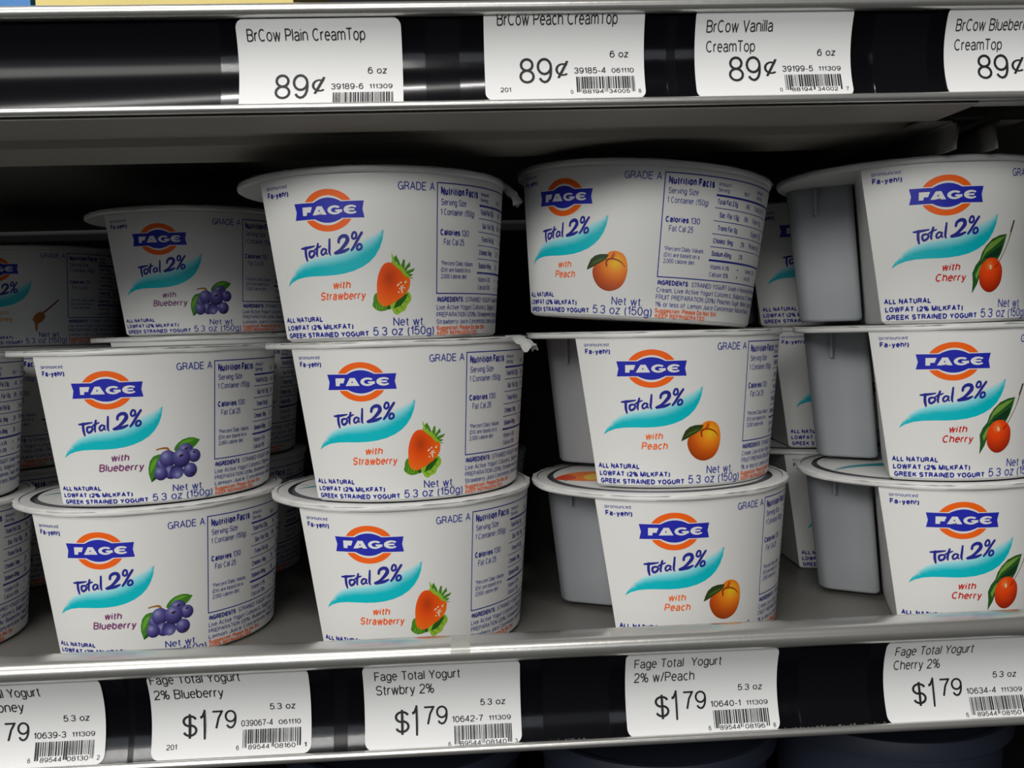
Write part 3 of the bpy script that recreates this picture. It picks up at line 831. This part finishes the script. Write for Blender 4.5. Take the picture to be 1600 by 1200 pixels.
def make_cup(flavour):
    t = thing('yogurt_cup', flavour, 'yogurt cup')
    rings = [tub_ring(0.0, 2.2), tub_ring(0.25, 0.9), tub_ring(1.0, 0.15), tub_ring(1.8, 0)] + [tub_ring(z) for z in (8, 18, 28, 38, 47, 50.0)] + [tub_ring(51.2, 0.2)]
    v, f = loft(rings, cap_start=True, cap_end=True)
    fix_normals(mesh('tub', v, f, M['plastic'], t, angle=30))
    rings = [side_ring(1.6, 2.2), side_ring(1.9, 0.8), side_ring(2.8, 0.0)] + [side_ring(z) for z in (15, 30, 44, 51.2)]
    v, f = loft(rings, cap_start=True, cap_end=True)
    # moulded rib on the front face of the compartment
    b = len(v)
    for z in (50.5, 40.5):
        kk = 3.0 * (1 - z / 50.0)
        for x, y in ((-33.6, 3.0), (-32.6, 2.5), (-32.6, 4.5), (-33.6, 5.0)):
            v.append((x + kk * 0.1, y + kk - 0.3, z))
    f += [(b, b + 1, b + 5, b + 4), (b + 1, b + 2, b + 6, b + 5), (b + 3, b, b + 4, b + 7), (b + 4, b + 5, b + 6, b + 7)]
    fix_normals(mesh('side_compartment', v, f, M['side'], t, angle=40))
    # rolled flange
    def wv(k, th): return (0.18 * math.sin(th * 5 + 1) + 0.1 * math.sin(th * 11), 0.12 * math.sin(th * 7) if k in (4, 5, 6) else 0)
    v, f = loft(lathe([(0.5, 50.9), (44.0, 50.6), (48.2, 50.4), (49.3, 50.2), (49.9, 50.5), (50.1, 51.1), (49.9, 51.9), (49.3, 52.2), (44.0, 52.2)], 120, wv, 0.95))
    fix_normals(mesh('rim', v, f, M['plastic'], t, angle=50))
    # foil lid: crimped edge, dull grey groove, printed white disc
    rnd = random.Random(len(flavour))
    ph = [rnd.random() * 6 for _ in range(4)]
    def wl(k, th):
        a = 0.32 * math.sin(th * 23 + ph[0]) + 0.25 * math.sin(th * 41 + ph[1]) + 0.2 * math.sin(th * 67 + ph[2])
        return (a * 0.55, a * 0.35) if k == 0 else ((a * 0.3, a * 0.12) if k == 1 else (0, 0))
    prof = [(50.2, 51.95), (49.6, 52.35), (48.2, 52.42), (47.2, 51.6), (42.6, 51.6), (41.6, 52.46), (30.0, 52.46), (0.2, 52.46)]
    n = 120
    rings = lathe(prof, n, wl, 0.95)
    v, f = loft(rings, cap_end=True)
    fm = []
    for i in range(len(prof) - 1):
        fm += [{0: 0, 1: 0, 2: 2, 3: 2, 4: 2}.get(i, 1)] * n
    fm.append(1)
    A = Art()
    sw = catmull([(-36, -14), (-27, -7), (-14, -4), (0, -6), (14, -2), (24, 8), (12, 3), (0, 0), (-14, 3), (-28, -3)], 4)
    A.poly(sw, lin(0, 140, 148, 1.2), 0.03)
    if flavour == 'peach':
        A.poly(catmull([(-38.5, -8), (-33, -13), (-24, -15), (-17, -10), (-16, 0), (-24, 8), (-34, 4)], 4), lin(232, 118, 20, 1.2), 0.05)
        A.poly(catmull([(-38.8, -8.5), (-35, -12), (-31, -8), (-33, 0), (-37, -2)], 4), lin(205, 60, 20, 1.2), 0.06)
        A.poly(catmull([(-27, -12), (-21, -11), (-18, -4), (-24, 2), (-28, -4)], 4), lin(240, 190, 60, 1.2), 0.06)
    if flavour == 'strawberry':
        A.text('Total', -38.6, -6.0, 1.5, FINE, width=3.6, layer=0.05)
    A.text('Total 2%', -16, -14, 6.0, NAVY, width=34, bold=0.02, italic=0.2, layer=0.06)
    cols = []
    for q in f: cols += [WHITE] * len(q)
    b = len(v)
    v += [(p[0], p[1], 52.47 + p[2]) for p in A.v]
    f += [tuple(b + i for i in q) for q in A.f]
    fm += [1] * len(A.f); cols += A.c
    mesh('foil_lid', v, f, [M['foil_white'], M['print'], M['foil']], t, angle=40, face_mats=fm, cols=cols)
    wrap_label('printed_label', label_art(flavour), M['print'], t)
    return t

def tab_mesh(seed, down):
    """crumpled peel tab of the lid, pointing along -y from the rim"""
    rnd = random.Random(seed)
    nu, nv = 9, 9
    v, f = [], []
    for side in (0, 1):
        r2 = random.Random(seed)
        for i in range(nu):
            for j in range(nv):
                a = i / (nu - 1); b = j / (nv - 1) - 0.5
                y = -45.2 - 8.5 * a * (1 - 0.35 * (2 * b) ** 2)
                x = 17.0 * b * (1 - 0.45 * a)
                z = 52.6 - down * a ** 1.6 + r2.gauss(0, 0.45) * a + 1.1 * math.sin(7 * b + 2) * a
                if down < 0: z -= 2.2 * (1 - math.cos(6 * b)) * a
                y += r2.gauss(0, 0.3) * a
                v.append((x, y, z + (0.16 if side else 0)))
    N = nu * nv
    for i in range(nu - 1):
        for j in range(nv - 1):
            q = (i * nv + j, i * nv + j + 1, (i + 1) * nv + j + 1, (i + 1) * nv + j)
            f.append(q[::-1]); f.append(tuple(N + k for k in q))
    edge = [j for j in range(nv)] + [i * nv + nv - 1 for i in range(1, nu)] + [(nu - 1) * nv + j for j in range(nv - 2, -1, -1)] + [i * nv for i in range(nu - 2, 0, -1)]
    for a, b in zip(edge, edge[1:] + edge[:1]):
        f.append((a, b, b + N, a + N))
    return v, f

def add_tab(cup, ang, seed, down):
    v, f = tab_mesh(seed, down)
    o = fix_normals(mesh('pull_tab', v, f, M['foil_white'], cup, angle=25))
    o.rotation_euler.z = R_(ang)
    return o

def dup(root):
    r = root.copy(); C.objects.link(r)
    for ch in list(root.children):
        c = ch.copy(); C.objects.link(c); c.parent = r
    return r

PROTO = {}
DECK = -2.5                       # height of the lower shelf deck
def cup(flavour, x, y, tier, yaw_deg, label, group, tilt=(0, 0), sz=1.022, dz=0.0, stk=None):
    if flavour not in PROTO:
        PROTO[flavour] = make_cup(flavour); o = PROTO[flavour]
    else:
        o = dup(PROTO[flavour])
    o.location = (x * MM, y * MM, (DECK + tier * CUP_H * (stk or sz) + dz) * MM)
    o.rotation_mode = 'ZYX'
    o.rotation_euler = (R_(tilt[0]), R_(tilt[1]), R_(yaw_deg))
    o.scale = (1, 1, sz)
    o['label'] = label; o['group'] = group
    return o

G = {k: k + ' yogurt cups on the lower shelf' for k in FLAVOUR}
# back rows first, so the prototypes without pull tabs get copied
for k, nm in enumerate(('bottom', 'middle', 'top')):
    cup('honey', -243, 572, k, -2, 'dim honey yogurt cup deep at the far left, %s of its rear stack' % nm, G['honey'], sz=1.03)
for k in range(2):
    cup('honey', -222, 470, k, -19, 'shadowed honey yogurt cup in the second row at far left, %s of the pair' % ('lower', 'upper')[k], G['honey'])
for k, nm in enumerate(('bottom', 'middle', 'top')):
    cup('blueberry', -124, 467, k, -4, 'shadowed blueberry yogurt cup behind the front blueberry stack, %s of its stack' % nm, G['blueberry'], sz=1.06)
for k in range(2):
    cup('strawberry', -18, 457, k, -14, 'shadowed strawberry yogurt cup behind the front strawberry stack, %s of the rear pair' % ('lower', 'upper')[k], G['strawberry'])
for k, nm in enumerate(('bottom', 'middle', 'top')):
    cup('cherry', (163, 162, 158)[k], 453, k, (4, 0, -10)[k], 'shadowed cherry yogurt cup behind the front cherry stack, %s of its stack' % nm, G['cherry'])
# front row
cup('honey', -212.5, 367, 0, 8, 'honey yogurt cup cut off by the left frame edge, lower of the front pair', G['honey'])
h2 = cup('honey', -212.5, 366, 1, 6, 'honey yogurt cup cut off by the left frame edge, upper of the front pair', G['honey'])
cup('blueberry', -118.5, 371, 0, -5.6, 'blueberry yogurt cup at the front standing on the shelf, under another blueberry cup', G['blueberry'])
cup('blueberry', -118.0, 371, 1, 0.4, 'blueberry yogurt cup at the front, upper of the two-high front stack', G['blueberry'])
cup('strawberry', -23.2, 360, 0, -11.5, 'strawberry yogurt cup standing on the shelf, bottom of the front strawberry stack', G['strawberry'])
s2 = cup('strawberry', -23.0, 359, 1, -12.2, 'strawberry yogurt cup in the middle of the front strawberry stack, foil tab at right', G['strawberry'])
s3 = cup('strawberry', -29.5, 355, 2, -14, 'topmost strawberry yogurt cup with a crumpled foil tab against the peach cup', G['strawberry'], sz=1.055, stk=1.022)
cup('peach', 73.0, 359, 0, -5.0, 'peach yogurt cup standing on the shelf, bottom of the peach stack', G['peach'])
cup('peach', 72.3, 363, 1, -11.8, 'peach yogurt cup in the middle of the peach stack', G['peach'], tilt=(0, 0.6), dz=0.4)
cup('peach', 66.5, 366, 2, -46, 'tilted peach yogurt cup on top of the peach stack, turned to show its nutrition panel', G['peach'], tilt=(0, 5.0), dz=3.6)
cup('cherry', 176.0, 357, 0, -11.5, 'cherry yogurt cup standing on the shelf at right, bottom of the front cherry stack', G['cherry'])
cup('cherry', 175.0, 356, 1, -14.5, 'cherry yogurt cup in the middle of the front cherry stack', G['cherry'])
cup('cherry', 169.0, 355, 2, -10.5, 'cherry yogurt cup on top of the front cherry stack at right', G['cherry'], sz=1.045, stk=1.022)
add_tab(s3, 101, 5, 7.0)
add_tab(s2, 80, 11, 4.5)
add_tab(h2, 46, 23, -3.0)

# ------------------------------------------------------------------ price tags in clear sleeves
INKB = (0.015, 0.015, 0.017, 1)
CARD = (0.80, 0.80, 0.80, 1)
def tag_art(lines, price, size, item, date, upc, code=None, dv=0.0):
    A = Art()
    W, H = 45.4, 25.0
    r = 2.2
    pts = []
    for cx, cy, a0 in ((W - r, H - r, 0), (r, H - r, 90), (r, r, 180), (W - r, r, 270)):
        pts += [(cx + r * math.cos(R_(a0 + 15 * i)), cy + r * math.sin(R_(a0 + 15 * i))) for i in range(7)]
    A.poly(pts, CARD, 0, grid=(None, 1.5))
    base = len(A.v)
    for s, u, v, wd in lines:
        A.text(s, u, v - 0.2, 3.15, INKB, width=wd, bold=-0.004)
    if price == '89':
        A.text('89', 9.7, 4.9, 7.3, INKB, width=9.4, bold=-0.008); A.text('\u00a2', 20.0, 6.6, 4.9, INKB, width=3.8, bold=-0.008)
    else:
        A.text('$', 8.6, 5.5, 6.0, INKB, width=4.3, bold=-0.006); A.text('1', 13.6, 4.3, 8.6, INKB, width=1.75, bold=-0.010)
        A.text('79', 17.2, 7.2, 5.3, INKB, width=6.8, bold=-0.006)
    A.text(size, 41.0, 12.0, 1.9, INKB, align='r', width=5.4 if len(size) < 5 else 7.4)
    A.text(item, 25.3, 7.6, 1.75, INKB, width=9.0)
    A.text(date, 36.0, 7.7, 1.35, INKB, width=6.4)
    if code: A.text(code, 4.2, 2.4, 1.4, INKB, width=3.0)
    rnd = random.Random(item)
    x = 25.8
    while x < 42.4:
        wd = rnd.choice((0.16, 0.16, 0.32, 0.48)); 
        guard = x < 27.2 or x > 41.2 or 33.6 < x < 34.6
        A.poly([(x, 2.0 if guard else 3.0), (min(42.5, x + wd), 2.0 if guard else 3.0), (min(42.5, x + wd), 6.7), (x, 6.7)], INKB, 1)
        x += wd + rnd.choice((0.16, 0.16, 0.3))
    A.text(upc[0], 24.0, 1.6, 1.15, INKB, width=0.8)
    A.text(upc[1], 27.4, 1.6, 1.2, INKB, width=6.0); A.text(upc[2], 34.9, 1.6, 1.2, INKB, width=6.0)
    A.text(upc[3], 43.3, 1.6, 1.15, INKB, width=0.8)
    A.v[base:] = [(u, max(0.15, v + dv), lay) for u, v, lay in A.v[base:]]
    return A

def price_tag(x, zbot, z0, label, group, sl=5.0, sr=6.4, **kw):
    yc = chan_y(z0, z0)
    t = thing('price_tag', label, 'price tag', (x, yc, zbot), group=group)
    A = tag_art(**kw)
    vs = []
    for u, v, lay in A.v:
        z = zbot + v
        zz = max(z0 - 13.2, min(z0 + 13.4, z))
        vs.append((u, chan_y(zz, z0) - 0.95 - 0.03 * lay - yc, v))
    mesh('card', vs, A.f, M['card'], t, angle=60, cols=A.c)
    rings = []
    n = 16
    for i in range(n + 1):
        z = z0 - 12.9 + 25.4 * i / n
        rings.append([(xx, chan_y(z, z0) - d - yc, z - zbot) for xx, d in ((-sl, 0.62), (45.4 + sr, 0.62), (45.4 + sr, 0.82), (-sl, 0.82))])
    v, f = loft(rings, True, True)
    o = fix_normals(mesh('clear_sleeve', v, f, M['sleeve'], t, angle=40))
    return t

UZ, LZ = 182.4, -0.7
GU, GL = 'price tags in the upper channel', 'price tags in the lower channel'
price_tag(-59.0, 169.3, UZ, 'white 89 cent tag for plain yogurt, leftmost in the upper price channel', GU,
          lines=[('BrCow Plain CreamTop', 2.8, 21.2, 32.6)], price='89', size='6 oz', dv=-1.5, item='39189-6', date='111309', upc='0 88194 34000 2'.split())
price_tag(9.4, 171.3, UZ, 'white 89 cent peach tag with its title cut by the upper shelf lip', GU, sl=7.0,
          lines=[('BrCow Peach CreamTop', 3.7, 20.8, 34.0)], price='89', size='6 oz', item='39185-4', date='061110', upc='0 88194 34005 8'.split(), code='201')
price_tag(69.4, 170.9, UZ, 'white 89 cent vanilla tag in the upper price channel, third from left', GU, sl=5.6,
          lines=[('BrCow Vanilla', 3.2, 18.8, 19.2), ('CreamTop', 3.3, 13.6, 14.2)], price='89', size='6 oz', item='39199-5', date='111309', upc='0 88194 34002 7'.split())
price_tag(142.4, 170.4, UZ, 'white 89 cent blueberry tag cut off at the right of the upper channel', GU,
          lines=[('BrCow Blueberry', 2.9, 18.8, 22.4), ('CreamTop', 3.0, 13.6, 14.2)], price='89', size='6 oz', item='39201-9', date='111309', upc='0 88194 34001 0'.split())
price_tag(-150.4, -12.7, LZ, 'white tag reading Honey, cut off at the left end of the lower channel', GL,
          lines=[('Fage Total Yogurt', 3.6, 20.4, 24.6), ('2% w/Honey', 3.6, 15.8, 19.4)], price='179', size='5.3 oz', dv=-0.5, item='10639-3', date='111309', upc='6 89544 08130 2'.split())
price_tag(-92.0, -12.6, LZ, 'white tag reading Blueberry in the lower channel, its title half under the lip', GL,
          lines=[('Fage Total Yogurt', 0.8, 21.8, 25.2), ('2% Blueberry', 1.2, 16.8, 19.6)], price='179', size='5.3 oz', item='039067-4', date='061110', upc='6 89544 08160 1'.split(), code='201')
price_tag(-31.2, -12.9, LZ, 'white tag reading Strwbry in the lower channel below the strawberry stack', GL,
          lines=[('Fage Total Yogurt', 3.3, 21.2, 24.6), ('Strwbry 2%', 3.5, 16.6, 16.8)], price='179', size='5.3 oz', dv=-1.5, item='10642-7', date='111309', upc='6 89544 08140 3'.split())
price_tag(45.2, -13.0, LZ, 'white tag reading w/Peach in the lower channel below the peach stack', GL,
          lines=[('Fage Total  Yogurt', 2.6, 20.6, 25.8), ('2% w/Peach', 2.6, 16.0, 18.0)], price='179', size='5.3 oz', dv=-0.8, item='10640-1', date='111309', upc='6 89544 08196 8'.split())
price_tag(123.0, -13.0, LZ, 'white tag reading Cherry in the lower channel, at the right end', GL,
          lines=[('Fage Total Yogurt', 3.0, 20.6, 23.8), ('Cherry 2%', 3.0, 16.0, 14.2)], price='179', size='5.3 oz', dv=-0.8, item='10634-4', date='111309', upc='6 89544 08150 1'.split())

# ------------------------------------------------------------------ odds and ends
def carton(x0, x1, mt, label):
    t = thing('carton', label, 'carton', ((x0 + x1) / 2, 345, 186))
    hw = (x1 - x0) / 2
    def rr(z, i):
        return [(-hw + i, -45 + i, z), (hw - i, -45 + i, z), (hw - i, 45 - i, z), (-hw + i, 45 - i, z)]
    v, f = loft([rr(0, 1.0), rr(1.0, 0), rr(79, 0), rr(80, 1.0)], True, True)
    fix_normals(mesh('box', v, f, mt, t, smooth=False))
    v, f = loft([[(-hw + 3, -6, 80), (hw - 3, -6, 80), (hw - 3, 6, 80), (-hw + 3, 6, 80)], [(-hw + 3, -1, 92), (hw - 3, -1, 92), (hw - 3, 1, 92), (-hw + 3, 1, 92)]], True, True)
    fix_normals(mesh('top_fold', v, f, mt, t, smooth=False))
carton(-196, -124.5, M['blue'], 'blue carton on the upper shelf, its bottom edge showing at the top left corner')
carton(-123, -47, M['yellow'], 'yellow carton on the upper shelf, its bottom edge showing along the top left')

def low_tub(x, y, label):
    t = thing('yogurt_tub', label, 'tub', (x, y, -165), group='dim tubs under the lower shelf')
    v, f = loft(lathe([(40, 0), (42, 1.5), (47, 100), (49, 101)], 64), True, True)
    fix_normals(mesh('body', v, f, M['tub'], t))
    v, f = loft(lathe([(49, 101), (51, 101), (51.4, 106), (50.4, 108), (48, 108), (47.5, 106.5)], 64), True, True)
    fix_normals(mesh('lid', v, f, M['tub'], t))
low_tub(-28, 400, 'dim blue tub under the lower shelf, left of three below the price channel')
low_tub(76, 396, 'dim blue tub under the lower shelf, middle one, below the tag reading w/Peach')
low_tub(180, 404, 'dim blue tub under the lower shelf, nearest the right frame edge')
# shelf the tubs stand on
t = thing('base_shelf', 'dark bottom shelf under the dim blue tubs', 'shelf', (0, 480, -165))
v, f = loft([[(x, y, z) for y, z in ((-150, 0), (200, 0), (200, -2), (-150, -2))] for x in (XL, XR)], True, True)
fix_normals(mesh('shelf_deck', v, f, M['wall'], t, smooth=False))

# crumbs lying on the lower bead
rnd = random.Random(4)
v, f = [], []
for i in range(150):
    x = rnd.choice((rnd.gauss(108, 9), rnd.gauss(30, 6), rnd.uniform(92, 122)))
    s = rnd.uniform(0.12, 0.4); y = rnd.uniform(272.3, 274.2); z = -13.35 + s * 0.6 + rnd.uniform(0, 0.5)
    b = len(v)
    v += [(x + s * rnd.uniform(.6, 1.2) * dx, y + s * rnd.uniform(.6, 1.2) * dy, z + s * rnd.uniform(.6, 1.2) * dz_) for dx, dy, dz_ in ((1, 0, 0), (-1, 0, 0), (0, 1, 0), (0, -1, 0), (0, 0, 1), (0, 0, -1))]
    f += [tuple(b + k for k in q) for q in ((0, 2, 4), (2, 1, 4), (1, 3, 4), (3, 0, 4), (2, 0, 5), (1, 2, 5), (3, 1, 5), (0, 3, 5))]
o = mesh('crumbs', v, f, M['crumb'], smooth=False)
o['label'] = 'dusty crumbs lying along the bottom of the lower price channel'; o['category'] = 'crumbs'; o['kind'] = 'stuff'

# old tape scraps stuck over the lower lip
def tape(x0, x1, a0, a1, label, seed):
    rnd = random.Random(seed)
    prof = [(281.4, 17.2), (278.0, 17.63)] + arc(272.6, 14.9, 3.06, 92, a1, 12)
    prof = prof[a0:]
    n = 14
    v, f = [], []
    for lay in (0, 1):
        for i in range(n + 1):
            for j, (y, z) in enumerate(prof):
                x = x0 + (x1 - x0) * i / n
                jag = rnd.uniform(-0.5, 0.5) if i in (0, n) and lay == 0 else 0
                yy, zz = y, z
                if lay: zz += 0.06
                v.append((x + jag, yy, zz))
    k = len(prof); N = (n + 1) * k
    for i in range(n):
        for j in range(k - 1):
            q = (i * k + j, i * k + j + 1, (i + 1) * k + j + 1, (i + 1) * k + j)
            f.append(q); f.append(tuple(N + t for t in q[::-1]))
    o = mesh('tape_scrap', v, f, M['tape'], angle=60)
    o['label'] = label; o['category'] = 'tape'
tape(-5.5, 0.0, 0, 170, 'scrap of frosted tape over the shiny lower lip under the strawberry stack', 2)
tape(41, 72, 0, 112, 'torn strip of frosted tape on top of the lower lip under the peach stack', 3)
